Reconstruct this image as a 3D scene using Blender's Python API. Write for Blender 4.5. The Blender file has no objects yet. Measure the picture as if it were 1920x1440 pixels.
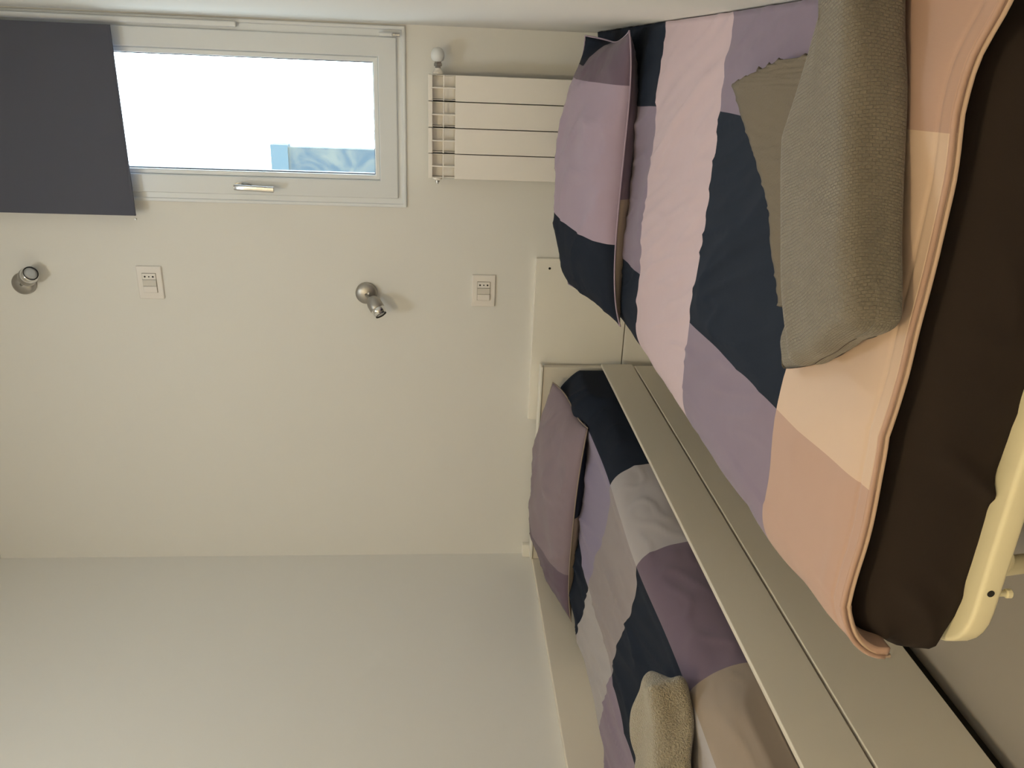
import bpy, bmesh, math, random
from mathutils import Vector, Matrix, noise
C = bpy.context.scene.collection
S = bpy.context.scene
random.seed(3)
H = 0.93                      # camera height above the floor; z values below are written relative to it
XR, XL, YB, YF = 0.087, -1.907, 2.80, -1.5
ZC = 1.74
# ------------------------------------------------------------------ camera (the phone was held sideways)
cd = bpy.data.cameras.new('camera'); cam = bpy.data.objects.new('camera', cd); C.objects.link(cam)
cd.sensor_width = 36; cd.lens = 1497.16/1920*36; cd.clip_start = 0.02
r0 = Vector((0.0396, -0.0749, -0.9964)).normalized()
r2 = Vector((-0.3772, 0.9223, -0.0843)).normalized()
r1 = r2.cross(r0).normalized(); r0 = r1.cross(r2)
M = Matrix((r0, -r1, -r2)).transposed().to_4x4(); M.translation = (0, 0, H)
cam.matrix_world = M
S.camera = cam
# ------------------------------------------------------------------ light
w = bpy.data.worlds.new('world'); S.world = w; w.use_nodes = True
wn = w.node_tree.nodes['Background']; wn.inputs[0].default_value = (0.88, 0.95, 1.0, 1); wn.inputs[1].default_value = 13.5
pl = bpy.data.lights.new('window_portal', 'AREA'); pl.shape = 'RECTANGLE'; pl.size = 0.52; pl.size_y = 1.3
pl.cycles.is_portal = True
po = bpy.data.objects.new('window_portal', pl); C.objects.link(po)
po.location = (-0.2, YB+0.14, H+0.8); po.rotation_euler = (math.radians(-90), 0, 0)
S.view_settings.view_transform = 'Standard'; S.view_settings.look = 'None'
S.view_settings.gamma = 1; S.view_settings.use_curve_mapping = False
S.view_settings.exposure = 0.04
S.cycles.max_bounces = 10; S.cycles.diffuse_bounces = 6
S.cycles.use_denoising = True
S.cycles.sample_clamp_indirect = 4.0

def lamp_light(name, loc, energy, col, radius):
    l = bpy.data.lights.new(name, 'POINT'); l.energy = energy; l.color = col; l.shadow_soft_size = radius
    o = bpy.data.objects.new(name, l); C.objects.link(o); o.location = loc
    return o

# ------------------------------------------------------------------ materials
def mat(name, col, rough=0.6, metal=0.0, bump=None, var=None, spec=0.5, sheen=0):
    """bump=(kind, scale, strength, distance)   var=(scale, amount) slight mottling"""
    m = bpy.data.materials.new(name); m.use_nodes = True
    nt = m.node_tree; b = nt.nodes['Principled BSDF']
    b.inputs['Base Color'].default_value = (*col, 1); b.inputs['Roughness'].default_value = rough
    b.inputs['Metallic'].default_value = metal; b.inputs['Specular IOR Level'].default_value = spec
    if sheen: b.inputs['Sheen Weight'].default_value = sheen; b.inputs['Sheen Roughness'].default_value = 0.5
    tc = nt.nodes.new('ShaderNodeTexCoord')
    if var:
        n = nt.nodes.new('ShaderNodeTexNoise'); n.inputs['Scale'].default_value = var[0]; n.inputs['Detail'].default_value = 4
        nt.links.new(tc.outputs['Object'], n.inputs['Vector'])
        mx = nt.nodes.new('ShaderNodeMix'); mx.data_type = 'RGBA'
        mx.inputs[6].default_value = (*[c*(1-var[1]) for c in col], 1); mx.inputs[7].default_value = (*[min(1, c*(1+var[1])) for c in col], 1)
        nt.links.new(n.outputs['Fac'], mx.inputs[0]); nt.links.new(mx.outputs[2], b.inputs['Base Color'])
    if bump:
        kind, sc, st, dist = bump
        if kind == 'noise':
            n = nt.nodes.new('ShaderNodeTexNoise'); n.inputs['Scale'].default_value = sc; n.inputs['Detail'].default_value = 5
            nt.links.new(tc.outputs['Object'], n.inputs['Vector']); out = n.outputs['Fac']
        elif kind == 'weave':
            outs = []
            for d in ('X', 'Y'):
                n = nt.nodes.new('ShaderNodeTexWave'); n.bands_direction = d; n.inputs['Scale'].default_value = sc
                n.inputs['Distortion'].default_value = 1.5; n.inputs['Detail'].default_value = 2; n.inputs['Detail Scale'].default_value = 2
                nt.links.new(tc.outputs['UV'], n.inputs['Vector']); outs.append(n.outputs['Fac'])
            a = nt.nodes.new('ShaderNodeMath'); a.operation = 'ADD'
            nt.links.new(outs[0], a.inputs[0]); nt.links.new(outs[1], a.inputs[1]); out = a.outputs[0]
        bp = nt.nodes.new('ShaderNodeBump'); bp.inputs['Strength'].default_value = st; bp.inputs['Distance'].default_value = dist
        nt.links.new(out, bp.inputs['Height']); nt.links.new(bp.outputs[0], b.inputs['Normal'])
    return m

def brushed(name, col, rough=0.3, axis='Z'):
    m = mat(name, col, rough, 1.0)
    return m

def waffle_mat(name, col, scale, depth):
    m = mat(name, col, 0.95, spec=0.1, sheen=0.3)
    nt = m.node_tree; b = nt.nodes['Principled BSDF']
    tc = nt.nodes.new('ShaderNodeTexCoord')
    br = nt.nodes.new('ShaderNodeTexBrick'); br.inputs['Scale'].default_value = scale
    br.inputs['Mortar Size'].default_value = 0.06; br.inputs['Mortar Smooth'].default_value = 1.0
    br.inputs['Brick Width'].default_value = 1.0; br.inputs['Row Height'].default_value = 0.55; br.offset = 0.5
    dn = nt.nodes.new('ShaderNodeTexNoise'); dn.inputs['Scale'].default_value = 40
    vm = nt.nodes.new('ShaderNodeVectorMath'); vm.operation = 'MULTIPLY_ADD'; vm.inputs[1].default_value = (0.004,)*3
    nt.links.new(tc.outputs['UV'], dn.inputs['Vector']); nt.links.new(dn.outputs['Color'], vm.inputs[0]); nt.links.new(tc.outputs['UV'], vm.inputs[2])
    mp = nt.nodes.new('ShaderNodeMapping'); mp.inputs['Rotation'].default_value = (0, 0, math.pi/2)
    nt.links.new(vm.outputs[0], mp.inputs[0]); nt.links.new(mp.outputs[0], br.inputs['Vector'])
    no = nt.nodes.new('ShaderNodeTexNoise'); no.inputs['Scale'].default_value = 420; no.inputs['Detail'].default_value = 3
    nt.links.new(tc.outputs['Object'], no.inputs['Vector'])
    ma = nt.nodes.new('ShaderNodeMath'); ma.operation = 'MULTIPLY_ADD'; ma.inputs[1].default_value = 0.6
    nt.links.new(no.outputs['Fac'], ma.inputs[0]); nt.links.new(br.outputs['Fac'], ma.inputs[2])
    bp = nt.nodes.new('ShaderNodeBump'); bp.inputs['Strength'].default_value = 0.9; bp.inputs['Distance'].default_value = depth
    nt.links.new(ma.outputs[0], bp.inputs['Height']); nt.links.new(bp.outputs[0], b.inputs['Normal'])
    mx = nt.nodes.new('ShaderNodeMix'); mx.data_type = 'RGBA'
    mx.inputs[6].default_value = (*[c*0.88 for c in col], 1); mx.inputs[7].default_value = (*[c*1.35 for c in col], 1)
    nt.links.new(br.outputs['Fac'], mx.inputs[0]); nt.links.new(mx.outputs[2], b.inputs['Base Color'])
    return m

def terry_mat(name, col):
    m = mat(name, col, 0.97, spec=0.1, sheen=0.4)
    nt = m.node_tree; b = nt.nodes['Principled BSDF']
    tc = nt.nodes.new('ShaderNodeTexCoord')
    v = nt.nodes.new('ShaderNodeTexVoronoi'); v.inputs['Scale'].default_value = 330
    n = nt.nodes.new('ShaderNodeTexNoise'); n.inputs['Scale'].default_value = 260; n.inputs['Detail'].default_value = 4
    nt.links.new(tc.outputs['Object'], v.inputs['Vector']); nt.links.new(tc.outputs['Object'], n.inputs['Vector'])
    a = nt.nodes.new('ShaderNodeMath'); a.operation = 'SUBTRACT'
    nt.links.new(n.outputs['Fac'], a.inputs[0]); nt.links.new(v.outputs['Distance'], a.inputs[1])
    bp = nt.nodes.new('ShaderNodeBump'); bp.inputs['Strength'].default_value = 1.0; bp.inputs['Distance'].default_value = 0.003
    nt.links.new(a.outputs[0], bp.inputs['Height']); nt.links.new(bp.outputs[0], b.inputs['Normal'])
    mx = nt.nodes.new('ShaderNodeMix'); mx.data_type = 'RGBA'
    mx.inputs[6].default_value = (*[c*0.6 for c in col], 1); mx.inputs[7].default_value = (*[c*1.35 for c in col], 1)
    nt.links.new(n.outputs['Fac'], mx.inputs[0]); nt.links.new(mx.outputs[2], b.inputs['Base Color'])
    return m

def glass_mat():
    m = bpy.data.materials.new('window_glass'); m.use_nodes = True; nt = m.node_tree
    for n in list(nt.nodes): nt.nodes.remove(n)
    o = nt.nodes.new('ShaderNodeOutputMaterial'); t = nt.nodes.new('ShaderNodeBsdfTransparent'); g = nt.nodes.new('ShaderNodeBsdfGlossy')
    t.inputs[0].default_value = (0.90, 0.95, 0.96, 1); g.inputs['Roughness'].default_value = 0.02
    f = nt.nodes.new('ShaderNodeFresnel'); f.inputs[0].default_value = 1.45; mx = nt.nodes.new('ShaderNodeMixShader')
    nt.links.new(f.outputs[0], mx.inputs[0]); nt.links.new(t.outputs[0], mx.inputs[1]); nt.links.new(g.outputs[0], mx.inputs[2])
    nt.links.new(mx.outputs[0], o.inputs[0]); return m

WALL = mat('wall_paint', (0.80, 0.79, 0.76), 0.85, bump=('noise', 60, 0.15, 0.002), var=(1.2, 0.015), spec=0.2)
CEIL = mat('ceiling_paint', (0.80, 0.78, 0.74), 0.9, spec=0.2)
FLOOR = mat('floor_laminate', (0.30, 0.265, 0.225), 0.5, bump=('noise', 25, 0.1, 0.002), var=(3, 0.06))
PVC = mat('white_pvc', (0.80, 0.83, 0.86), 0.35)
PVC2 = mat('white_pvc_sash', (0.75, 0.78, 0.81), 0.38)
GASK = mat('rubber_gasket', (0.05, 0.07, 0.11), 0.6)  # dark blue tone also stands for the gasket's shadow along the glass
RADW = mat('radiator_enamel', (0.92, 0.885, 0.84), 0.35)
GAPSHADE = mat('gap_shade', (0.015, 0.013, 0.01), 0.9)  # shade inside narrow gaps, put into the colour
PLASTIC = mat('cream_plastic', (0.84, 0.80, 0.76), 0.35)
PLASTG = mat('grey_plastic', (0.66, 0.63, 0.58), 0.4)
HOLE = mat('socket_hole', (0.01, 0.01, 0.01), 0.8)
NICK = brushed('brushed_nickel', (0.42, 0.40, 0.37), 0.42)
CHROME = brushed('polished_chrome', (0.80, 0.80, 0.79), 0.08)
LENS = mat('frosted_lamp_lens', (0.55, 0.57, 0.58), 0.15)
ALU = brushed('satin_aluminium', (0.62, 0.62, 0.63), 0.3)
BOARD = mat('beige_lacquer_board', (0.75, 0.695, 0.60), 0.42, bump=('noise', 200, 0.05, 0.001), var=(2, 0.015))
BOARDH = mat('cream_wall_board', (0.87, 0.84, 0.77), 0.45, var=(2, 0.015))
BLIND = mat('charcoal_blind_fabric', (0.090, 0.095, 0.125), 0.85, bump=('noise', 400, 0.2, 0.0006), spec=0.2)
NAVY = mat('navy_cotton', (0.013, 0.018, 0.031), 0.85, bump=('weave', 420, 0.12, 0.0003), spec=0.12)
MAUVE = mat('mauve_cotton', (0.205, 0.160, 0.225), 0.85, bump=('weave', 420, 0.12, 0.0003), var=(30, 0.03), spec=0.2, sheen=0.15)
PINK = mat('dusty_pink_cotton', (0.53, 0.41, 0.450), 0.85, bump=('weave', 420, 0.12, 0.0003), var=(30, 0.02), spec=0.2, sheen=0.15)
ROSE = mat('rose_tan_cotton', (0.43, 0.285, 0.235), 0.85, bump=('weave', 420, 0.12, 0.0003), var=(30, 0.02), spec=0.2, sheen=0.15)
PLUM = mat('plum_grey_cotton', (0.13, 0.095, 0.135), 0.85, bump=('weave', 420, 0.12, 0.0003), var=(30, 0.03), spec=0.2, sheen=0.15)
STONE = mat('stone_grey_cotton', (0.37, 0.345, 0.360), 0.85, bump=('weave', 420, 0.12, 0.0003), var=(30, 0.02), spec=0.2, sheen=0.15)
TAUPE = mat('taupe_cotton', (0.27, 0.215, 0.175), 0.85, bump=('weave', 420, 0.12, 0.0003), var=(30, 0.02), spec=0.2, sheen=0.15)
LILAC = mat('lilac_grey_cotton', (0.225, 0.195, 0.306), 0.85, bump=('weave', 420, 0.12, 0.0003), var=(30, 0.02), spec=0.2, sheen=0.15)
DUST = mat('grey_pink_cotton', (0.26, 0.225, 0.24), 0.85, bump=('weave', 420, 0.12, 0.0003), var=(30, 0.02), spec=0.2, sheen=0.15)
BROWNBLK = mat('brown_black_sheet', (0.024, 0.018, 0.016), 0.9, bump=('noise', 500, 0.15, 0.0005), spec=0.15)
CREAMTUBE = mat('cream_painted_steel', (0.84, 0.78, 0.56), 0.38, bump=('noise', 90, 0.15, 0.001), var=(8, 0.06))
BLANKET = waffle_mat('taupe_waffle_cotton', (0.185, 0.163, 0.135), 150, 0.0016)
BLANKHEM = mat('taupe_ribbed_hem', (0.165, 0.14, 0.11), 0.95, bump=('noise', 300, 0.6, 0.002), spec=0.1)
TERRY = terry_mat('beige_terry', (0.30, 0.265, 0.205))
MATT = mat('white_ticking', (0.5, 0.48, 0.44), 0.9)
WOODB = mat('plywood_base', (0.35, 0.27, 0.18), 0.7)
GLASS = glass_mat()

# exterior masonry
EXT = mat('pale_masonry', (0.085, 0.115, 0.135), 0.9)
_nt = EXT.node_tree; _b = _nt.nodes['Principled BSDF']; _t = _nt.nodes.new('ShaderNodeTexCoord')
_n = _nt.nodes.new('ShaderNodeTexNoise'); _n.inputs['Scale'].default_value = 3.5; _n.inputs['Detail'].default_value = 6; _n.inputs['Distortion'].default_value = 1.5
_r = _nt.nodes.new('ShaderNodeValToRGB'); _r.color_ramp.elements[0].position = 0.42; _r.color_ramp.elements[1].position = 0.60
_r.color_ramp.elements[0].color = (0.009, 0.021, 0.031, 1); _r.color_ramp.elements[1].color = (0.036, 0.042, 0.039, 1)
_nt.links.new(_t.outputs['Object'], _n.inputs['Vector']); _nt.links.new(_n.outputs['Fac'], _r.inputs[0]); _nt.links.new(_r.outputs[0], _b.inputs['Base Color'])
EXT2 = mat('pale_coping', (0.021, 0.040, 0.052), 0.9)

# ------------------------------------------------------------------ helpers
def obj(name, bm, mats, parent=None, smooth=False, bevel=0, loc=None):
    me = bpy.data.meshes.new(name)
    bmesh.ops.recalc_face_normals(bm, faces=bm.faces)
    bm.to_mesh(me); bm.free()
    for m in (mats if isinstance(mats, (list, tuple)) else [mats]): me.materials.append(m)
    if smooth:
        for p in me.polygons: p.use_smooth = True
    o = bpy.data.objects.new(name, me); C.objects.link(o)
    if parent: o.parent = parent; o.matrix_parent_inverse = Matrix.Translation(-parent.location)
    if bevel:
        b = o.modifiers.new('bevel', 'BEVEL'); b.width = bevel; b.segments = 3; b.limit_method = 'ANGLE'; b.angle_limit = math.radians(40)
        for p in me.polygons: p.use_smooth = True
        b.harden_normals = True
    return o
def thing(name, label, cat, loc, group=None):
    o = bpy.data.objects.new(name, None); C.objects.link(o); o.location = loc; o.empty_display_size = 0.05
    o['label'] = label; o['category'] = cat
    if group: o['group'] = group
    return o
def tag(o, label, cat, group=None):
    o['label'] = label; o['category'] = cat
    if group: o['group'] = group
    return o
def struct(o): o['kind'] = 'structure'; return o

def box(bm, x0, x1, y0, y1, z0, z1, mi=0):
    """z relative to the camera height"""
    vs = [bm.verts.new((x, y, z+H)) for x in (x0, x1) for y in (y0, y1) for z in (z0, z1)]
    for f in ((0,1,3,2), (4,6,7,5), (0,4,5,1), (2,3,7,6), (0,2,6,4), (1,5,7,3)):
        bm.faces.new([vs[i] for i in f]).material_index = mi
    return bm
def B(*a, mi=0): return box(bmesh.new(), *a, mi=mi)

def frame_to(axis, origin):
    a = Vector(axis).normalized(); u = a.orthogonal().normalized(); v = a.cross(u)
    return Matrix((u, v, a)).transposed().to_4x4(), Vector(origin)
def lathe(bm, prof, axis, origin, n=40, mi=0, cap=True):
    R, o = frame_to(axis, origin); rings = []
    for r, h in prof:
        if r < 1e-6: rings.append([bm.verts.new(R @ Vector((0, 0, h)) + o)])
        else: rings.append([bm.verts.new(R @ Vector((r*math.cos(2*math.pi*i/n), r*math.sin(2*math.pi*i/n), h)) + o) for i in range(n)])
    for a, b in zip(rings, rings[1:]):
        for i in range(n):
            j = (i+1) % n
            if len(a) == 1 and len(b) == 1: continue
            if len(a) == 1: f = bm.faces.new((a[0], b[i], b[j]))
            elif len(b) == 1: f = bm.faces.new((a[i], a[j], b[0]))
            else: f = bm.faces.new((a[i], a[j], b[j], b[i]))
            f.material_index = mi
    if cap:
        for r in (rings[0], rings[-1]):
            if len(r) > 1: bm.faces.new(r).material_index = mi
    return bm
def sweep(bm, pts, prof, up=(0, 0, 1), closed=False, mi=0):
    """sweep a closed 2-D profile (a: sideways, b: up) along points"""
    up = Vector(up); P = [Vector(p) for p in pts]; rings = []
    n = len(P)
    for i in range(n):
        if closed: t = (P[(i+1) % n]-P[i-1])
        else: t = P[min(i+1, n-1)]-P[max(i-1, 0)]
        t.normalize(); s = t.cross(up).normalized(); u = s.cross(t).normalized()
        rings.append([bm.verts.new(P[i]+s*a+u*b) for a, b in prof])
    k = len(prof); rng = range(n if closed else n-1)
    for i in rng:
        A, Bq = rings[i], rings[(i+1) % n]
        for j in range(k):
            bm.faces.new((A[j], A[(j+1) % k], Bq[(j+1) % k], Bq[j])).material_index = mi
    if not closed:
        bm.faces.new(rings[0]).material_index = mi; bm.faces.new(list(reversed(rings[-1]))).material_index = mi
    return bm
def circ(r, n=12, sx=1, sy=1): return [(r*sx*math.cos(2*math.pi*i/n), r*sy*math.sin(2*math.pi*i/n)) for i in range(n)]
def rrect(w, h, r, n=5):
    out = []
    for cx, cy, a0 in ((w/2-r, h/2-r, 0), (-w/2+r, h/2-r, 90), (-w/2+r, -h/2+r, 180), (w/2-r, -h/2+r, 270)):
        for i in range(n+1):
            a = math.radians(a0+90*i/n); out.append((cx+r*math.cos(a), cy+r*math.sin(a)))
    return out
def sm(t): t = max(0, min(1, t)); return t*t*(3-2*t)
def nz(x, y, z=0.0): return noise.noise(Vector((x, y, z)))
def ridge(x, y, z=0.0): return 1-min(1, abs(noise.noise(Vector((x, y, z))))*3.2)

def ticks(segs):
    """parameter values so that the breaks in segs fall on grid lines: [(a, b, n), ...]"""
    out = []
    for a, b, n in segs:
        for i in range(n): out.append(a+(b-a)*i/n)
    out.append(segs[-1][1]); return out
def grid_cloth(us, vs, fn, mfn, thick=0.0):
    bm = bmesh.new(); uvl = bm.loops.layers.uv.new('UVMap')
    V = [[bm.verts.new(fn(u, v)) for v in vs] for u in us]
    for i in range(len(us)-1):
        for j in range(len(vs)-1):
            f = bm.faces.new((V[i][j], V[i+1][j], V[i+1][j+1], V[i][j+1]))
            f.material_index = mfn((us[i]+us[i+1])/2, (vs[j]+vs[j+1])/2)
            for l, (a, b) in zip(f.loops, ((us[i], vs[j]), (us[i+1], vs[j]), (us[i+1], vs[j+1]), (us[i], vs[j+1]))): l[uvl].uv = (a, b)
    return bm

def rounded_box(L, W, T, r, n, M4, disp=None, rz=None):
    """cloth-like soft box, length L (x) width W (y) thickness T (z), transformed by M4"""
    bm = bmesh.new(); uvl = bm.loops.layers.uv.new('UVMap')
    nx, ny, nzv = n
    def tk(half, rr, k):
        a = [-half + rr*(1-math.cos(math.pi/2*i/5)) for i in range(5)]
        inner = [-(half-rr)+2*(half-rr)*i/k for i in range(k+1)]
        return a + inner + [-q for q in reversed(a)]
    tx, ty, tz = tk(L/2, r, nx), tk(W/2, r, ny), tk(T/2, min(r, T/2-1e-4), nzv)
    cache = {}
    def vert(x, y, z):
        k = (round(x, 6), round(y, 6), round(z, 6))
        if k in cache: return cache[k]
        rr = min(r, T/2-1e-4)
        q = Vector((max(-(L/2-rr), min(L/2-rr, x)), max(-(W/2-rr), min(W/2-rr, y)), max(-(T/2-rr), min(T/2-rr, z))))
        d = Vector((x, y, z))-q
        if d.length > 1e-9: d = d.normalized()*rr
        p = q+d
        if disp: p = disp(p)
        v = bm.verts.new(M4 @ p); cache[k] = v; return v
    def face(a, fl, uv):
        vs_ = [vert(*q) for q in a]
        if len(set(vs_)) < 4: return
        f = bm.faces.new(vs_)
        for l, q in zip(f.loops, uv): l[uvl].uv = q
    for i in range(len(tx)-1):
        for j in range(len(ty)-1):
            for z in (T/2, -T/2):
                a = [(tx[i], ty[j], z), (tx[i+1], ty[j], z), (tx[i+1], ty[j+1], z), (tx[i], ty[j+1], z)]
                face(a, 0, [(q[0], q[1]) for q in a])
        for j in range(len(tz)-1):
            for y in (W/2, -W/2):
                a = [(tx[i], y, tz[j]), (tx[i+1], y, tz[j]), (tx[i+1], y, tz[j+1]), (tx[i], y, tz[j+1])]
                face(a, 0, [(q[0], y+q[2]) for q in a])
    for i in range(len(ty)-1):
        for j in range(len(tz)-1):
            for x in (L/2, -L/2):
                a = [(x, ty[i], tz[j]), (x, ty[i+1], tz[j]), (x, ty[i+1], tz[j+1]), (x, ty[i], tz[j+1])]
                face(a, 0, [(x+q[2], q[1]) for q in a])
    return bm
def mxf(loc, rz=0, rx=0, ry=0):
    return Matrix.Translation((loc[0], loc[1], loc[2]+H)) @ Matrix.Rotation(rz, 4, 'Z') @ Matrix.Rotation(rx, 4, 'X') @ Matrix.Rotation(ry, 4, 'Y')

# ================================================================== room shell
F = -H
struct(obj('floor', B(XL-0.2, XR+0.2, YF-0.2, YB+0.25, F-0.1, F), FLOOR))
struct(obj('ceiling', B(XL-0.2, XR+0.2, YF-0.2, YB+0.25, ZC, ZC+0.1), CEIL))
struct(obj('wall_left', B(XL-0.2, XL, YF-0.2, YB+0.25, F, ZC), WALL))
struct(obj('wall_right', B(XR, XR+0.2, YF-0.2, YB+0.25, F, ZC), WALL))
struct(obj('wall_front', B(XL, XR, YF-0.2, YF, F, ZC), WALL))
WX0, WX1, WZ0, WZ1 = -0.486, 0.072, 0.140, 1.47
bm = B(XL, WX0, YB, YB+0.25, F, ZC); box(bm, WX1, XR, YB, YB+0.25, F, ZC)
box(bm, WX0, WX1, YB, YB+0.25, F, WZ0); box(bm, WX0, WX1, YB, YB+0.25, WZ1, ZC)
struct(obj('wall_back', bm, WALL))

# ------------------------------------------------------------------ window
def ring(bm, x0, x1, z0, z1, t, y0, y1, tb=None):
    tb = tb or t
    box(bm, x0, x0+t, y0, y1, z0, z1); box(bm, x1-t, x1, y0, y1, z0, z1)
    box(bm, x0+t, x1-t, y0, y1, z0, z0+tb); box(bm, x0+t, x1-t, y0, y1, z1-t, z1); return bm
def mring(x0, x1, z0, z1, t, y0, y1):
    """mitred frame swept as one clean loop with a stepped section"""
    bm = bmesh.new()
    V = []
    for ins, y in ((0, y1), (0, y0), (t, y0), (t, y1)):
        V.append([bm.verts.new((x, y, z+H)) for x, z in ((x0+ins, z0+ins), (x1-ins, z0+ins), (x1-ins, z1-ins), (x0+ins, z1-ins))])
    for k in range(4):
        A, D = V[k], V[(k+1) % 4]
        for i in range(4): bm.faces.new((A[i], A[(i+1) % 4], D[(i+1) % 4], D[i]))
    return bm
fr = obj('window_1', mring(WX0+0.001, WX1-0.001, WZ0+0.001, WZ1-0.001, 0.040, YB-0.004, YB+0.07), PVC, bevel=0.003); struct(fr)
struct(obj('trim_1', mring(WX0-0.004, WX1+0.010, WZ0-0.006, WZ1+0.01, 0.012, YB-0.010, YB-0.0002), PVC, bevel=0.004))
sash = obj('sash', mring(-0.460, 0.048, 0.162, WZ1-0.02, 0.060, YB-0.014, YB+0.05), PVC2, fr, bevel=0.004)
obj('glazing_bead', mring(-0.400, -0.012, 0.222, WZ1-0.08, 0.016, YB-0.004, YB+0.045), PVC, sash, bevel=0.004)
obj('gasket', mring(-0.384, -0.028, 0.238, WZ1-0.096, 0.0030, YB+0.012, YB+0.04), GASK, sash)
gl = obj('glass_pane', B(-0.384, -0.028, YB+0.022, YB+0.026, 0.238, WZ1-0.096), GLASS, sash)
# hinge at the lower right corner of the sash
bm = bmesh.new()
for k, (z0, z1, mi) in enumerate(((0.150, 0.163, 0), (0.165, 0.172, 0), (0.175, 0.215, 1))):
    lathe(bm, [(0.0065, 0), (0.0065, z1-z0)], (0, 0, 1), (0.055, YB-0.021, z0+H), 14, mi)
obj('hinge', bm, [ALU, PVC], sash, smooth=False)
# lever handle
hy = YB-0.014
bm = bmesh.new()
pr = [(0.014*math.cos(a)*1.0, 0.034*math.sin(a)) for a in [2*math.pi*i/28 for i in range(28)]]
V0 = [bm.verts.new((-0.430+a, hy, 0.676+b+H)) for a, b in pr]; V1 = [bm.verts.new((-0.430+a*.93, hy-0.009, 0.676+b*.95+H)) for a, b in pr]
for i in range(28): bm.faces.new((V0[i], V0[(i+1) % 28], V1[(i+1) % 28], V1[i]))
bm.faces.new(V0); bm.faces.new(V1)
hd = obj('handle', bm, CHROME, sash)
bm = bmesh.new()
lathe(bm, [(0.009, 0), (0.009, 0.035)], (0, -1, 0), (-0.430, hy-0.008, 0.690+H), 16)
pts = [(-0.430, hy-0.036, 0.697+H), (-0.430, hy-0.042, 0.685+H), (-0.4305, hy-0.044, 0.66+H), (-0.432, hy-0.044, 0.62+H), (-0.434, hy-0.043, 0.568+H)]
sweep(bm, pts, rrect(0.019, 0.012, 0.005), up=(0, -1, 0))
obj('lever', bm, ALU, hd, smooth=False, bevel=0.0015)
struct(obj('trim_2', B(WX0, WX1, YB+0.11, YB+0.30, WZ0-0.02, WZ0+0.012), PVC2))

# white cable duct running down from above beside the blind
tag(obj('cable_duct', B(0.056, 0.074, YB-0.024, YB-0.0115, 0.655, ZC-0.001), PVC, bevel=0.005),
    'slim white vertical cover strip between the window frame and the right wall', 'cover strip')

# roller blind
bl = thing('roller_blind', 'charcoal grey roller blind half lowered over the window', 'blind', (-0.242, 2.745, 1.024+H))
obj('blind_fabric', B(-0.531, 0.047, 2.742, 2.745, 1.024, ZC-0.06), BLIND, bl)
obj('bottom_bar', B(-0.531, 0.047, 2.7405, 2.7465, 1.0225, 1.030), BLIND, bl, bevel=0.001)
obj('roller_tube', lathe(bmesh.new(), [(0.022, 0), (0.022, 0.585)], (1, 0, 0), (-0.535, 2.765, ZC-0.06+H), 24), BLIND, bl, smooth=False)
for x in (-0.541, 0.050): obj('bracket', B(x, x+0.005, 2.738, YB-0.0005, ZC-0.09, ZC-0.03), PVC, bl)
tag(obj('wall_hook', lathe(bmesh.new(), [(0.0, 0.006), (0.003, 0.006), (0.003, 0)], (0, 1, 0), (-0.553, 2.794, 1.045+H), 10), NICK),
    'tiny metal pin in the wall below the blind corner', 'hook')

# building outside
bd = thing('masonry_building', 'pale bluish masonry wall seen through the lower window corner', 'building', (-3.5, 8.06, -3+H))
obj('wall', B(-6.5, -0.862, 8.0, 8.12, -3.0, 1.50), EXT, bd)
obj('coping', B(-6.5, -0.842, 7.98, 8.14, 1.50, 1.66), EXT2, bd)

# ------------------------------------------------------------------ radiator
RX, RW = -0.0545, 0.0806
rd = thing('radiator', 'white four-section aluminium radiator under the window', 'radiator', (-0.216, 2.74, -0.52+H))
yf, yb = 2.700, 2.775
for k in range(4):
    x1 = RX-k*RW-0.0014; x0 = x1-RW+0.0028; xm = (x0+x1)/2
    bm = bmesh.new()
    box(bm, x0, x1, yf, yf+0.004, -0.520, -0.027)               # front plate
    box(bm, x0, x1, yf+0.012, yf+0.075, 0.050, 0.059)            # cap
    box(bm, x0, x1, yf+0.006, yf+0.016, 0.0455, 0.0585)          # rounded front lip of the cap
    box(bm, xm-0.002, xm+0.002, yf+0.003, yf+0.07, -0.52, 0.052)  # centre rib
    box(bm, x0, x1, yf+0.006, yf+0.012, 0.008, 0.012)            # cross bar
    box(bm, x0+0.001, x0+0.003, yf+0.018, yf+0.07, -0.50, 0.052); box(bm, x1-0.003, x1-0.001, yf+0.018, yf+0.07, -0.50, 0.052)
    box(bm, x0+0.004, x1-0.004, yf+0.040, yf+0.046, -0.50, 0.050)   # back plate of the channel
    lathe(bm, [(0.012, 0), (0.012, RW-0.0028)], (1, 0, 0), (x0, yf+0.060, 0.025+H), 16)
    obj('radiator_section', bm, RADW, rd, bevel=0.0022)
obj('seam_shade', B(RX-4*RW+0.004, RX-0.004, yf+0.0475, yf+0.049, -0.51, 0.045), GAPSHADE, rd)  # near-black sheet standing in for the shade between the sections
bm = bmesh.new()
lathe(bm, [(0.016, 0), (0.016, 0.006), (0.010, 0.014), (0.010, 0.017)], (1, 0, 0), (RX, 2.745, 0.029+H), 24)
lathe(bm, [(0.009, 0.017), (0.009, 0.022), (0.013, 0.023), (0.013, 0.031), (0.011, 0.032), (0.011, 0.040)], (1, 0, 0), (RX, 2.745, 0.029+H), 6, mi=1)
vb = obj('valve', bm, [RADW, NICK], rd)
obj('valve_head', lathe(bmesh.new(), [(0.0, 0.036), (0.010, 0.036), (0.017, 0.039), (0.0205, 0.047), (0.0215, 0.056), (0.020, 0.065), (0.015, 0.073), (0.008, 0.0775), (0, 0.079)], (1, 0, 0), (RX, 2.745, 0.030+H), 32), PVC, vb, smooth=True)
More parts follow.
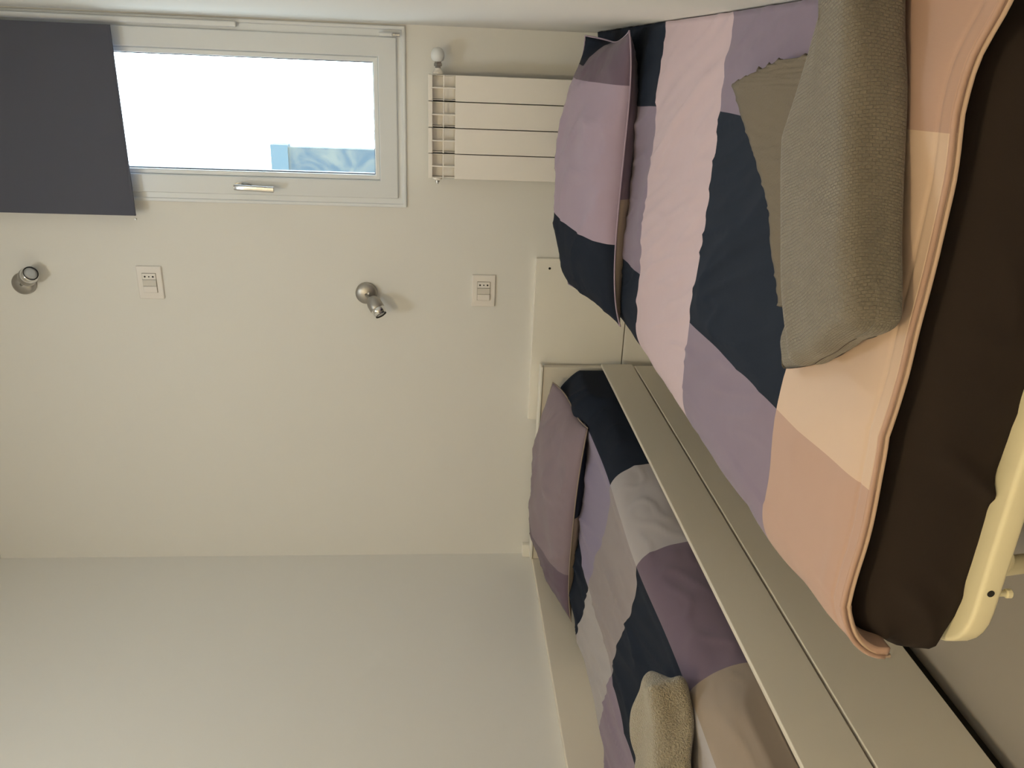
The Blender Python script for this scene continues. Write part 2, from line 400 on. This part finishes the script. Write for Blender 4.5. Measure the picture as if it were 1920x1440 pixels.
bm = bmesh.new(); lathe(bm, [(0.016, 0), (0.016, 0.005), (0.009, 0.010)], (-1, 0, 0), (RX-4*RW, 2.745, 0.029+H), 24)
lathe(bm, [(0.007, 0.010), (0.007, 0.016), (0.003, 0.016), (0.003, 0.022)], (-1, 0, 0), (RX-4*RW, 2.745, 0.029+H), 8, mi=1)
obj('bleed_plug', bm, [RADW, NICK], rd)
for x in (RX-0.5*RW, RX-3.5*RW): obj('wall_bracket', B(x-0.012, x+0.012, yf+0.07, YB-0.0003, -0.06, -0.03), RADW, rd)

# ------------------------------------------------------------------ sockets
def socket(xc, zc, label):
    t = thing('wall_socket', label, 'socket', (xc, YB, zc+H), 'socket plates with rocker switches on the back wall')
    obj('face_plate', B(xc-0.059, xc+0.059, YB-0.008, YB-0.0002, zc-0.0425, zc+0.0425), PLASTIC, t, bevel=0.004)
    obj('module_frame', B(xc-0.0345, xc+0.0345, YB-0.0092, YB-0.008, zc-0.0235, zc+0.0235), mat_dark_line, t)
    m = obj('outlet', B(xc+0.0123, xc+0.0335, YB-0.0115, YB-0.0085, zc-0.0225, zc+0.0225), PLASTIC, t, bevel=0.001)
    for dz in (-0.0135, 0, 0.0135):
        obj('pin_hole', lathe(bmesh.new(), [(0.0032 if dz else 0.0024, 0), (0.0032 if dz else 0.0024, 0.0006)], (0, -1, 0), (xc+0.0225, YB-0.0115, zc+dz+H), 12), HOLE, m)
    obj('rocker', B(xc-0.0105, xc+0.0115, YB-0.0125, YB-0.0085, zc-0.0225, zc+0.0225), PLASTG, t, bevel=0.001)
    obj('rocker', B(xc-0.0335, xc-0.0115, YB-0.0130, YB-0.0085, zc-0.0225, zc+0.0225), PLASTIC, t, bevel=0.001)
mat_dark_line = mat('module_gap', (0.16, 0.14, 0.11), 0.7)
socket(-0.7805, -0.138, 'cream switch and socket plate below the lower wall spotlight')
socket(-0.7725, 1.0245, 'cream switch and socket plate high up, below the upper wall spotlight')

# ------------------------------------------------------------------ wall spotlights
def spot(base, head0, axis, label, L=0.075, R=0.0265):
    t = thing('wall_spotlight', label, 'wall lamp', (base[0], YB, base[2]+H), 'spotlights on the back wall')
    b = Vector((base[0], YB, base[2]+H))
    obj('wall_base', lathe(bmesh.new(), [(0.0385, 0), (0.0385, 0.012), (0.0365, 0.019), (0.031, 0.024), (0.018, 0.028), (0.008, 0.030), (0, 0.0305)], (0, -1, 0), b-Vector((0, 0.0002, 0)), 48), NICK, t, smooth=True)
    h0 = Vector((head0[0], head0[1], head0[2]+H)); ax = Vector(axis).normalized()
    bm = bmesh.new(); mid = b+Vector((0, -0.028, 0))
    sweep(bm, [mid, (mid+h0+ax*0.018)/2, h0+ax*0.018], circ(0.006, 12), up=(0.3, 0.2, 1))
    obj('arm', bm, NICK, t, smooth=True)
    side = ax.cross(Vector((0, 1, 0))).normalized()
    prof = [(0, 0), (0.012, 0.0015), (0.018, 0.006), (0.0225, 0.014), (R-0.0008, 0.027), (R, 0.040), (R-0.0004, 0.050), (R-0.0015, 0.052)]
    hb = obj('lamp_head', lathe(bmesh.new(), prof, ax, h0, 40), NICK, t, smooth=True)
    k = R-0.0015
    obj('chrome_ring', lathe(bmesh.new(), [(k, 0.052), (k+0.0006, 0.053), (k-0.0015, 0.062), (k-0.004, L), (k-0.0055, L), (k-0.006, L-0.004)], ax, h0, 40, cap=False), CHROME, hb, smooth=True)
    obj('lens', lathe(bmesh.new(), [(k-0.006, L-0.0045), (k-0.007, L-0.0025), (0.010, L-0.001), (0, L-0.0005)], ax, h0, 40), LENS, hb, smooth=True)
    obj('lens_rim', lathe(bmesh.new(), [(k-0.0055, L-0.004), (k-0.0045, L+0.001), (k-0.0068, L+0.001), (k-0.0078, L-0.003)], ax, h0, 40), HOLE, hb, smooth=True)
    kn = mid+Vector((0.006, -0.006, -0.010))
    obj('tilt_screw', lathe(bmesh.new(), [(0.0045, 0), (0.0045, 0.006), (0.0015, 0.007)], (0.2, -1, -0.1), kn, 14), CHROME, t)
spot((-0.796, 0, 0.280), (-0.797, 2.745, 0.262), (-0.62, -0.42, -0.45), 'brushed nickel spotlight aimed downwards, above the lower socket plate')
spot((-0.782, 0, 1.444), (-0.768, 2.768, 1.430), (0.52, -0.52, -0.62), 'brushed nickel spotlight near the top of the wall, turned towards the window', L=0.070, R=0.030)

# ------------------------------------------------------------------ boards on the back wall
wb = obj('wall_board', B(-1.285, -0.654, YB-0.018, YB-0.0002, -0.664, -0.322), BOARDH, bevel=0.002)
tag(wb, 'cream rectangular board screwed to the wall between the two beds', 'board')
for x, z in ((-0.690, -0.372), (-1.255, -0.372)):
    obj('screw_cap', lathe(bmesh.new(), [(0.0045, 0), (0.004, 0.001), (0, 0.001)], (0, -1, 0), (x, YB-0.018, z+H), 14), mat_dark_line if x < -1 else HOLE, wb)
lb = obj('wall_board', B(-1.285, -0.654, YB-0.018, YB-0.0002, F+0.07, -0.668), BOARDH, bevel=0.002)
tag(lb, 'lower cream wall board beneath the dark seam, down near the floor', 'board')

# ================================================================== left bed (storage bed with pull-out drawer)
YE = 0.62
bed = thing('storage_bed', 'beige lacquered single bed along the left wall with a long pull-out drawer', 'bed', (-1.47, 1.7, F+H))
obj('headboard', B(XL+0.026, -1.046, 2.722, 2.750, F+0.002, -0.362), BOARD, bed, bevel=0.003)
obj('headboard_cap', B(XL+0.026, -1.043, 2.716, 2.766, -0.3615, -0.352), BOARDH, bed, bevel=0.003)
obj('side_panel', B(XL+0.001, XL+0.025, YE, 2.768, F+0.002, -0.362), BOARD, bed, bevel=0.003)
obj('corner_block', B(XL+0.001, -1.85, 2.770, YB-0.001, F+0.002, -0.325), BOARDH, bed, bevel=0.003)
obj('front_rail', B(-1.038, -1.027, YE, 2.715, -0.690, -0.574), BOARD, bed, bevel=0.003)
obj('footboard', B(XL+0.026, -1.052, YE-0.025, YE, F+0.002, -0.40), BOARD, bed, bevel=0.003)
dr = obj('drawer', B(-1.042, -1.027, YE, 2.697, -0.893, -0.695), BOARD, bed, bevel=0.003)
bm = B(-1.86, -1.052, YE+0.03, 2.66, -0.87, -0.855); box(bm, -1.86, -1.845, YE+0.03, 2.66, -0.855, -0.72)
obj('drawer_box', bm, WOODB, dr)
bm = B(-1.10, -1.055, YE+0.03, 2.70, -0.93+0.002, -0.86); obj('plinth', bm, GAPSHADE, bed)  # plinth coloured near black to paint the shade below the drawer
obj('slat_base', B(XL+0.026, -1.052, YE+0.002, 2.715, -0.66, -0.64), WOODB, bed)
lm = obj('mattress', rounded_box(0.735, 2.06, 0.115, 0.03, (6, 10, 3), mxf((-1.500, YE+1.055, -0.582))), MATT, smooth=True)
tag(lm, 'pale mattress almost hidden under the patchwork duvet in the storage bed', 'mattress')

# ------------------------------------------------------------------ left duvet
# u runs from the wall side (0) to the rail: flat top to the fold seam at u=0.755 then the side band
LU = ticks([(0, 0.345, 46), (0.345, 0.755, 56), (0.755, 0.93, 22)])
LV = ticks([(0.66, 1.17, 46), (1.17, 1.585, 50), (1.585, 1.98, 50), (1.98, 2.40, 46), (2.40, 2.68, 28)])
def lduv(u, v):
    x = -1.876+u; y = v; z = -0.452-0.022*sm(u/0.5)
    if u < 0.755:
        y = v+0.10*(0.755-u)/0.4*sm((0.755-u)/0.3)*0.9 if v > 1.0 else v+0.06*(0.755-u)
        z += 0.012*nz(x*3, y*2.2, 5)
        z += 0.012*ridge(x*6.5+y*1.0, y*1.3, 9)**2*sm((0.72-u)/0.15)
        z += 0.0045*ridge(x*15+y*5, y*1.7, 2)**2*sm((0.74-u)/0.1)
        z -= 0.05*sm((0.10-u)/0.10)
        z += 0.006*sm((u-0.70)/0.04)
        x += 0.010*nz(y*3.1, u*3, 3)*sm(u/0.1)*sm((0.75-u)/0.05)
        if abs(u-0.345) < 0.15: x += 0.012*nz(y*6, 1.3, 4)*(1-abs(u-0.345)/0.15)
    else:
        t = (u-0.755)/0.175
        bul = 0.030*math.sin(math.pi*min(1, t))
        x = -1.121+0.070*t**0.8+bul*0.55; z = -0.468-0.145*t**1.25
        z += 0.014*nz(x*3, y*2.2, 5)*(1-t)
        x += 0.007*nz(y*9, t*3, 7)*math.sin(math.pi*t)+0.005*ridge(y*8, t*2.5+y*2, 1)**2*math.sin(math.pi*min(1, t))
        over = sm((1.22-y)/0.22)
        x += 0.030*over*t; z += 0.035*over*t
        x = min(x, -1.0400+max(0, z+0.571)*1.3)
    # crumpled head end beside the pillow
    h = sm((v-2.38)/0.08)*sm((u-0.50)/0.14)
    z += h*(0.028+0.02*nz(x*9, y*9, 3)+0.016*ridge(x*7+y*3, y*6, 8)**2)*(1 if u < 0.755 else max(0, 1-(u-0.755)/0.175))
    if u > 0.72: x = min(x+h*0.035*math.sin(math.pi*min(1, (u-0.72)/0.21)), -1.0400)
    return (x, y, z+H)
LP = [NAVY, LILAC, DUST, STONE, PLUM, TAUPE, MAUVE]
def lcol(u, v):
    if v > 2.40: return 0
    if u > 0.755: return 0 if v > 1.98 else 3 if v > 1.585 else 4 if v > 1.17 else 5
    if u > 0.345: return 1 if v > 1.98 else 2 if v > 1.585 else 0 if v > 1.17 else 3
    return 0 if v > 1.98 else 3 if v > 1.585 else 6 if v > 1.17 else 0
ld = obj('duvet', grid_cloth(LU, LV, lduv, lcol), LP, smooth=True)
sd = ld.modifiers.new('s', 'SOLIDIFY'); sd.thickness = 0.010; sd.offset = -1
tag(ld, 'patchwork duvet in navy, lilac, grey and plum spread on the storage bed', 'duvet')

# ------------------------------------------------------------------ pillows
def pillow(name_mats, a, b, T, mfn, place, seed=0, pinch=0.05, n=(64, 44), sag=None):
    """two-sided pillow, half sizes a x b, thickness T; place maps local (x, y, z) to the room"""
    bm = bmesh.new(); uvl = bm.loops.layers.uv.new('UVMap')
    nu, nv = n; us = [-1+2*i/nu for i in range(nu+1)]; vs = [-1+2*j/nv for j in range(nv+1)]
    def P(u, v, s):
        x = a*u*(1-pinch*(1-abs(u)**4)*0-pinch*(1-v*v)*abs(u)**6); y = b*v*(1-pinch*1.2*(1-u*u)*abs(v)**6)
        e = max(0, (1-abs(u)**2.6))*max(0, (1-abs(v)**2.2))
        t = T*e**0.55
        w = 0.016*nz(u*2.2+seed, v*2.2, s)+0.010*ridge(u*2.6+v*1.2+seed, v*1.6, s*3+seed)**2
        rim = max(abs(u), abs(v)); w += 0.007*ridge(u*9+seed, v*6, s)**2*sm((rim-0.5)/0.4)*sm((1-rim)/0.1)
        return Vector((x, y, s*(t*0.5+w*e**0.5)))
    for s in (1, -1):
        V = [[None]*(nv+1) for _ in us]
        for i, u in enumerate(us):
            for j, v in enumerate(vs): V[i][j] = bm.verts.new(place(P(u, v, s), u, v))
        for i in range(nu):
            for j in range(nv):
                f = bm.faces.new((V[i][j], V[i+1][j], V[i+1][j+1], V[i][j+1]))
                f.material_index = mfn((us[i]+us[i+1])/2*a, (vs[j]+vs[j+1])/2*b, s)
                for l, q in zip(f.loops, ((i, j), (i+1, j), (i+1, j+1), (i, j+1))): l[uvl].uv = (us[q[0]]*a, vs[q[1]]*b)
    bmesh.ops.remove_doubles(bm, verts=bm.verts, dist=0.0004)
    return bm, P
def make_pillow(label, mats, a, b, T, mfn, place, seed, pinch=0.05, hem=None):
    bm, P = pillow(mats, a, b, T, mfn, place, seed, pinch)
    o = obj('pillow', bm, mats, None, smooth=True); tag(o, label, 'pillow')
    # stitched seam edge all round
    pts = []
    N = 40
    for k in range(4):
        for i in range(N):
            t = -1+2*i/N
            u, v = ((t, -1), (1, t), (-t, 1), (-1, -t))[k]
            pts.append(place(P(u, v, 0), u, v))
    bm = bmesh.new(); sweep(bm, pts, circ(0.0022, 6), closed=True)
    obj('seam', bm, hem or mats[0], o, smooth=True)
    return o
# right pillow: lies at the head of the right bed, front edge slightly lower than its back
def place_r(p, u, v):
    q = Matrix.Rotation(math.radians(-2), 3, 'Z') @ Matrix.Rotation(math.radians(8), 3, 'X') @ p
    c = Vector((-0.306, 2.205, -0.396))
    z = q.z
    q.y -= 0.13*max(0, u)**3*sm((v+1)/2); z -= 0.050*max(0, u)**4*sm((v+1)/2); q.x += 0.035*max(0, -u)**4*sm((1-v)/2)+0.022*max(0, u)**4*sm((1-v)/2)
    z += 0.045*max(0, u)**6*max(0, v)**6+0.02*max(0, u)**6*max(0, -v)**4   # lifted corner
    z -= 0.030*max(0, -u)**3
    return (q.x+c.x, q.y+c.y, z+c.z+H)
def rp(x, y, s):
    if s > 0:
        if x > 0.29 and y > 0.10: return 0
        if x > 0.265: return 2
        if x < -0.115: return 0
        return 1
    return 2 if x > 0.0 else 3
make_pillow('patchwork pillow in pink, mauve and navy on the bed below the radiator', [NAVY, DUST2 := mat('pillow_pink_cotton', (0.36, 0.285, 0.371), 0.85, bump=('weave', 420, 0.12, 0.0003), var=(30, 0.02), spec=0.2, sheen=0.15), PLUM, TAUPE],
            0.362, 0.245, 0.135, rp, place_r, 1.7, 0.05, DUST2)
# left pillow
def place_l(p, u, v):
    q = Matrix.Rotation(math.radians(-3), 3, 'Z') @ Matrix.Rotation(math.radians(10), 3, 'X') @ p
    c = Vector((-1.470, 2.490, -0.400))
    z = q.z+0.03*max(0, u)**5*max(0, v)**4-0.02*max(0, -u)**4
    z -= 0.030*max(0, u)**3+0.025*max(0, u)**4*sm((v+1)/2); q.y -= 0.06*max(0, u)**4*sm((v+1)/2); q.x += 0.02*max(0, u)**4*sm((v+1)/2); q.y += 0.085*max(0, u)**3*sm((1-v)/2)
    return (q.x+c.x, q.y+c.y, z+c.z+H)
def lp(x, y, s):
    if s > 0:
        if y > 0.20 and x < 0.06: return 0
        return 2 if x < -0.17 else 1
    return 0 if x > 0.06 else 3
make_pillow('patchwork pillow in grey mauve and plum in the corner of the storage bed', [NAVY, mat('pillow_mauve_cotton', (0.235, 0.185, 0.222), 0.85, bump=('weave', 420, 0.12, 0.0003), var=(30, 0.02), spec=0.2, sheen=0.15), PLUM, TAUPE],
            0.372, 0.222, 0.118, lp, place_l, 4.4, 0.06, TAUPE)

# ------------------------------------------------------------------ folded terry towel on the left bed
def tdisp(seed, amp=0.004):
    def d(p):
        q = p.copy()
        k = amp*nz(p.x*9+seed, p.y*9, p.z*9)*2
        q.z += k; q.y += amp*nz(p.x*13, seed+p.z*20, 1); q.x += amp*1.6*nz(p.y*20, seed+p.z*30, 2)
        q.x -= 0.75*max(0, p.y+0.03)*sm((p.x-0.02)/0.2)
        return q
    return d
ang = math.radians(218)
tw = obj('folded_towel', rounded_box(0.50, 0.205, 0.080, 0.022, (40, 20, 6), mxf((-1.330, 1.085, -0.432), ang-math.pi, 0, 0), tdisp(3, 0.008)), TERRY, smooth=True)
tag(tw, 'beige terry towel folded thick on the storage bed duvet', 'towel')

# ================================================================== right bed (folding bed against the right wall)
fb = thing('folding_bed', 'cream painted steel tube folding bed under the black sheeted mattress', 'bed', (-0.28, 1.68, 0))
def upath(x0, x1, y0, y1, r, z):
    pts = []
    for cx, cy, a0 in ((x0+r, y0+r, 180), (x1-r, y0+r, 270), (x1-r, y1-r, 0), (x0+r, y1-r, 90)):
        for i in range(9):
            a = math.radians(a0+90*i/8); pts.append((cx+r*math.cos(a), cy+r*math.sin(a), z+H))
    return pts
RZ = -0.6155
obj('tube_frame', sweep(bmesh.new(), upath(-0.626, 0.066, 0.7175, 2.64, 0.060, RZ), rrect(0.037, 0.027, 0.005, 3), closed=True), CREAMTUBE, fb, smooth=True)
for k in range(11):
    y = 0.86+k*0.16; obj('slat', B(-0.630, 0.052, y, y+0.07, RZ-0.016, RZ-0.006), WOODB, fb)
def leg(x, y, dx):
    bm = bmesh.new()
    lathe(bm, [(0.016, 0), (0.016, 0.006)], (0, -1, 0) if False else (1, 0, 0), (x-0.003, y, RZ-0.028+H), 20)
    sweep(bm, [(x, y, RZ-0.022+H), (x, y+dx*0.5, (RZ+F)/2+H), (x, y+dx, F+H+0.002)], circ(0.013, 14), up=(1, 0, 0))
    o = obj('leg', bm, CREAMTUBE, fb, smooth=True)
    return o
for x in (-0.600, 0.040):
    for y, d in ((0.82, 0.05), (2.50, -0.05)): leg(x, y, d)
# hole, peg and round stop on the foot tube
obj('bolt_hole', lathe(bmesh.new(), [(0.0042, 0), (0.0042, 0.0008)], (0, -1, 0), (-0.5360, 0.6989, RZ+0.001+H), 16), HOLE, fb)
obj('peg', lathe(bmesh.new(), [(0.0035, 0), (0.0035, 0.010), (0.0055, 0.011), (0.0055, 0.016), (0.003, 0.018), (0, 0.018)], (0, 0, -1), (-0.546, 0.712, RZ-0.018+H), 16), CREAMTUBE, fb, smooth=False)
obj('round_stop', lathe(bmesh.new(), [(0.022, 0), (0.022, 0.006), (0.018, 0.008)], (0, -1, 0), (-0.515, 0.73, RZ-0.016+H), 28), CREAMTUBE, fb)

# mattress with the dark fitted sheet
def mdisp(p):
    q = p.copy()
    front = sm((-p.y-0.86)/0.06); low = sm((0.02-p.z)/0.08)
    q.y -= front*(0.004*ridge(p.x*5+p.z*9, p.z*3, 4)**2*low+0.012*low*nz(p.x*5, p.z*6, 1))
    q.z += front*low*(0.007*nz(p.x*12, 2.2, 1))
    q.z -= 0.006*low*front
    side = sm((-p.x-0.30)/0.06)
    q.x -= side*0.006*nz(p.y*7, p.z*8, 6)
    return q
def round_slab(x0, x1, y0, y1, z0, z1, r, rz, mfun):
    """mattress: rounded plan corners, rounded top and bottom edges"""
    bm = bmesh.new(); uvl = bm.loops.layers.uv.new('UVMap'); 
    def outline(ins):
        rr = max(0.02, r-ins); out = []
        segs = (((x0+r, y0+r), 180), ((x1-r, y0+r), 270), ((x1-r, y1-r), 0), ((x0+r, y1-r), 90))
        for k, ((cx, cy), a0) in enumerate(segs):
            for i in range(11):
                a = math.radians(a0+90*i/10); out.append((cx+rr*math.cos(a), cy+rr*math.sin(a)))
            (nx_, ny_), a1 = segs[(k+1) % 4]
            p = out[-1]; a = math.radians(a1); q = (nx_+rr*math.cos(a), ny_+rr*math.sin(a))
            m = 70 if k in (0, 2) else 60
            for i in range(1, m): out.append((p[0]+(q[0]-p[0])*i/m, p[1]+(q[1]-p[1])*i/m))
        return out
    prof = []
    rb = rz*0.45
    for i in range(6): a = math.pi/2*i/5; prof.append((rb*(1-math.sin(a)), z0+rb*(1-math.cos(a))))
    for i in range(1, 16): prof.append((0, z0+rb+(z1-z0-rz-rb)*i/16))
    for i in range(6): a = math.pi/2*i/5; prof.append((rz*(1-math.cos(a)), z1-rz*(1-math.sin(a))))
    rings = [[bm.verts.new(mfun(Vector((x, y, z)), (z-z0)/(z1-z0))+Vector((0, 0, H))) for x, y in outline(ins)] for ins, z in prof]
    n = len(rings[0])
    for A, D in zip(rings, rings[1:]):
        for i in range(n): bm.faces.new((A[i], A[(i+1) % n], D[(i+1) % n], D[i]))
    bm.faces.new(rings[0]); bm.faces.new(rings[-1]); return bm
def mfun(p, t):
    q = p.copy(); front = sm((0.80-p.y)/0.05); k = (1-t)
    # slack sheet: hanging diagonal folds near the left corner, gathered hem below
    d = 0.016*ridge(p.x*6.5-p.z*7, p.z*4.0, 4)**3*sm(k*2.5)*sm((-0.10-p.x)/0.2)+0.006*ridge(p.x*11-p.z*9, p.z*4, 11)**2*k*sm((-0.2-p.x)/0.2)
    d += 0.010*nz(p.x*4, p.z*5, 1)*k
    q.y -= front*(d*0.7+0.010*math.sin(math.pi*min(1, max(0, t)))+0.026*k)
    q.z += front*(0.006*nz(p.x*14, 2.2, 1)+0.003*nz(p.x*40, 1, 1))*sm(1-t*5)
    q.z += 0.036*sm((-0.56-p.x)/0.10)*k*k
    q.x -= 0.014*sm((-0.55-p.z)/0.03)*sm((-0.55-p.x)/0.06)
    return q
rm = obj('mattress', round_slab(-0.660, 0.078, 0.750, 2.63, -0.609, -0.492, 0.070, 0.026, mfun), BROWNBLK, smooth=True)
tag(rm, 'mattress in a brown-black fitted sheet on the cream folding bed', 'mattress')

# ------------------------------------------------------------------ right duvet
RU = ticks([(0, 0.132, 16), (0.132, 0.505, 56), (0.505, 0.66, 24), (0.66, 0.805, 30)])
RVv = ticks([(0.730, 0.760, 15), (0.760, 0.97, 30), (0.97, 1.395, 50), (1.395, 1.812, 50), (1.812, 2.24, 40), (2.24, 2.62, 26)])
def rduv(u, v):
    x = 0.0845-u; y = v; z = -0.4595
    shear = -(y-0.74)*0.036*sm(u/0.12)*sm((0.66-u)/0.14)
    pinc = 0.045*sm((0.98-v)/0.24)
    if u <= 0.66:
        x += shear
        z += 0.007*nz(x*3.2, y*2.4, 3)
        cre = ridge(x*4+y*1.6, y*2.4, 7.7)**2
        z += 0.008*cre*sm((0.64-u)/0.1)*sm(u/0.1)
        z += 0.0045*ridge(x*22+y*9, y*4, 2)**2*sm((y-0.9)/0.3)*sm((0.65-u)/0.08)
        x += 0.006*nz(y*5, u*4, 3)*sm(u/0.1)*sm((0.66-u)/0.1); y += 0.006*nz(x*6, v*4, 8)*sm((v-0.76)/0.1)
    else:
        t = (u-0.66); rx, rz = 0.095-pinc*0.8, 0.065
        a = min(1, t/0.125)*math.pi/2
        x = 0.0845-0.66-rx*math.sin(a); z = -0.4595-rz*(1-math.cos(a))
        if t > 0.125: z -= (t-0.125)*0.9; x += (t-0.125)*0.10
        x += (0.006*nz(y*8, t*5, 1)+0.004*ridge(y*6, t*6, 2)**2)*sm(t/0.05)
    y += -0.022*sm((0.08-u)/0.07)*sm((0.80-v)/0.07)
    f = sm((0.775-v)/0.045)
    z -= 0.004*f
    if v < 0.78: z += 0.003*nz(x*10, 0, 4)
    z -= 0.0022*math.exp(-((v-0.7475)/0.0025)**2)*(0.7+0.5*nz(u*60, 1, 1))
    # the loose corner at the foot sticks out
    cn = sm((u-0.68)/0.16)*sm((0.86-v)/0.12)
    y -= 0.010*cn; z += 0.020*cn; x -= 0.012*cn
    return (x, y, z+H)
RP = [NAVY, PINK, MAUVE, ROSE]
def rcol(u, v):
    if u < 0.132: return 0 if v > 1.812 else 1 if v > 1.395 else 2 if v > 0.97 else 3
    if u < 0.505: return 2 if v > 1.812 else 1 if v > 1.395 else 0 if v > 0.97 else 4
    return 0 if v > 1.812 else 1 if v > 1.395 else 2 if v > 0.97 else 3
PEACH = mat('peach_cotton', (0.58, 0.435, 0.345), 0.85, bump=('weave', 420, 0.12, 0.0003), var=(30, 0.02), spec=0.2, sheen=0.15)
rdv = obj('duvet', grid_cloth(RU, RVv, rduv, rcol), RP+[PEACH], smooth=True)
sd = rdv.modifiers.new('s', 'SOLIDIFY'); sd.thickness = 0.013; sd.offset = -1
tag(rdv, 'patchwork duvet in navy, pink, mauve and peach over the folding bed', 'duvet')
pts = [Vector(rduv(u, 0.730))+Vector((0, -0.0005, -0.003)) for u in RU[:-2:2]]
obj('hem', sweep(bmesh.new(), pts, circ(0.0030, 8)), ROSE, rdv, smooth=True)
pts = [Vector(rduv(u, 0.730))+Vector((0, 0.001, -0.0105)) for u in RU[:-2:2]]
obj('hem', sweep(bmesh.new(), pts, circ(0.0028, 8)), PEACH, rdv, smooth=True)

# ------------------------------------------------------------------ folded blanket on the right bed
A22 = math.radians(22)
def bdisp(k, lift=0.0):
    def f(p):
        q = p.copy()
        q.z += 0.006*nz(p.x*6, p.y*9, k)-(0.012 if p.z > 0 else 0)*sm((-p.x-0.10)/0.14)
        q.y += 0.006*nz(p.x*10, p.z*20, 3+k); q.x += 0.007*nz(p.y*16, p.z*18, 5+k)
        if p.y > -0.02: q.y -= 0.85*max(0, p.x-0.055)*min(1, (p.y+0.02)/0.08)
        q.x -= 0.22*p.y*sm((-p.x-0.02)/0.12)
        q.y += lift*sm((-p.x-0.10)/0.07)*sm(p.y/0.05)
        return q
    return f
bk = obj('waffle_blanket', rounded_box(0.395, 0.166, 0.067, 0.018, (60, 26, 8), mxf((-0.092, 0.854, -0.4190), A22), bdisp(1)), BLANKET, smooth=True)
tag(bk, 'taupe waffle-weave blanket folded across the foot of the folding bed', 'blanket')
obj('lower_fold', rounded_box(0.400, 0.150, 0.020, 0.009, (60, 26, 3), mxf((-0.108, 0.892, -0.4400), A22+0.01), bdisp(4, 0.075)), BLANKET, bk, smooth=True)
# one layer has slipped out at the back and lies loose on the duvet
OUT = [(0.012, 1.085), (-0.005, 1.175), (-0.023, 1.262), (-0.078, 1.190), (-0.113, 1.137), (-0.155, 1.078), (-0.186, 1.048), (-0.243, 1.007), (-0.285, 0.975)]
INN = [(0.020, 0.93), (0.000, 0.93), (-0.020, 0.93), (-0.07, 0.91), (-0.10, 0.90), (-0.14, 0.885), (-0.17, 0.875), (-0.22, 0.85), (-0.26, 0.835)]
def poly(P, t):
    t = min(max(t, 0), 0.99999)*(len(P)-1); i = int(t); f = t-i
    return P[i][0]*(1-f)+P[i+1][0]*f, P[i][1]*(1-f)+P[i+1][1]*f
def flap(u, v):
    a, b = poly(OUT, u), poly(INN, u)
    x, y = b[0]+(a[0]-b[0])*v, b[1]+(a[1]-b[1])*v
    z = -0.4335+0.008*(1-v)**2+0.005*sm((0.4-u)/0.2)+0.002*nz(u*9, v*3, 2)+0.0011*sm((v-0.75)/0.2)*sm((0.3-u)/0.1)*math.sin(u*150)+0.002*ridge(u*20, v*2)**2
    return (x, y, z+H)
fo = obj('loose_flap', grid_cloth(ticks([(0, 1, 90)]), ticks([(0, 1, 20)]), flap, lambda u, v: 0), BLANKHEM, bk, smooth=True)
sd = fo.modifiers.new('s', 'SOLIDIFY'); sd.thickness = 0.006; sd.offset = -1

# ------------------------------------------------------------------ ceiling lamps above and behind the view
def lit(name, col, st):
    m = bpy.data.materials.new(name); m.use_nodes = True; b = m.node_tree.nodes['Principled BSDF']
    b.inputs['Base Color'].default_value = (0.85, 0.82, 0.76, 1)
    b.inputs['Emission Color'].default_value = (*col, 1); b.inputs['Emission Strength'].default_value = st; return m
def ceil_lamp(x, y, r, m, label):
    cl = thing('ceiling_lamp', label, 'ceiling lamp', (x, y, ZC+H))
    obj('lamp_base', lathe(bmesh.new(), [(r*.7, 0), (r*.7, 0.02), (r*.65, 0.025)], (0, 0, -1), (x, y, ZC+H-0.0005), 32), PVC, cl)
    obj('opal_shade', lathe(bmesh.new(), [(r*.93, 0.025), (r, 0.035), (r*.97, 0.055), (r*.8, 0.075), (r*.45, 0.09), (0, 0.095)], (0, 0, -1), (x, y, ZC+H-0.0005), 40), m, cl, smooth=True)
ceil_lamp(-0.72, 1.25, 0.15, lit('lit_opal_glass', (0.84, 0.95, 1.0), 33), 'round opal ceiling lamp above the storage bed')
ceil_lamp(-0.45, -0.80, 0.17, lit('lit_warm_opal_glass', (1.0, 0.79, 0.46), 92), 'round warm ceiling lamp behind the viewpoint near the door end')
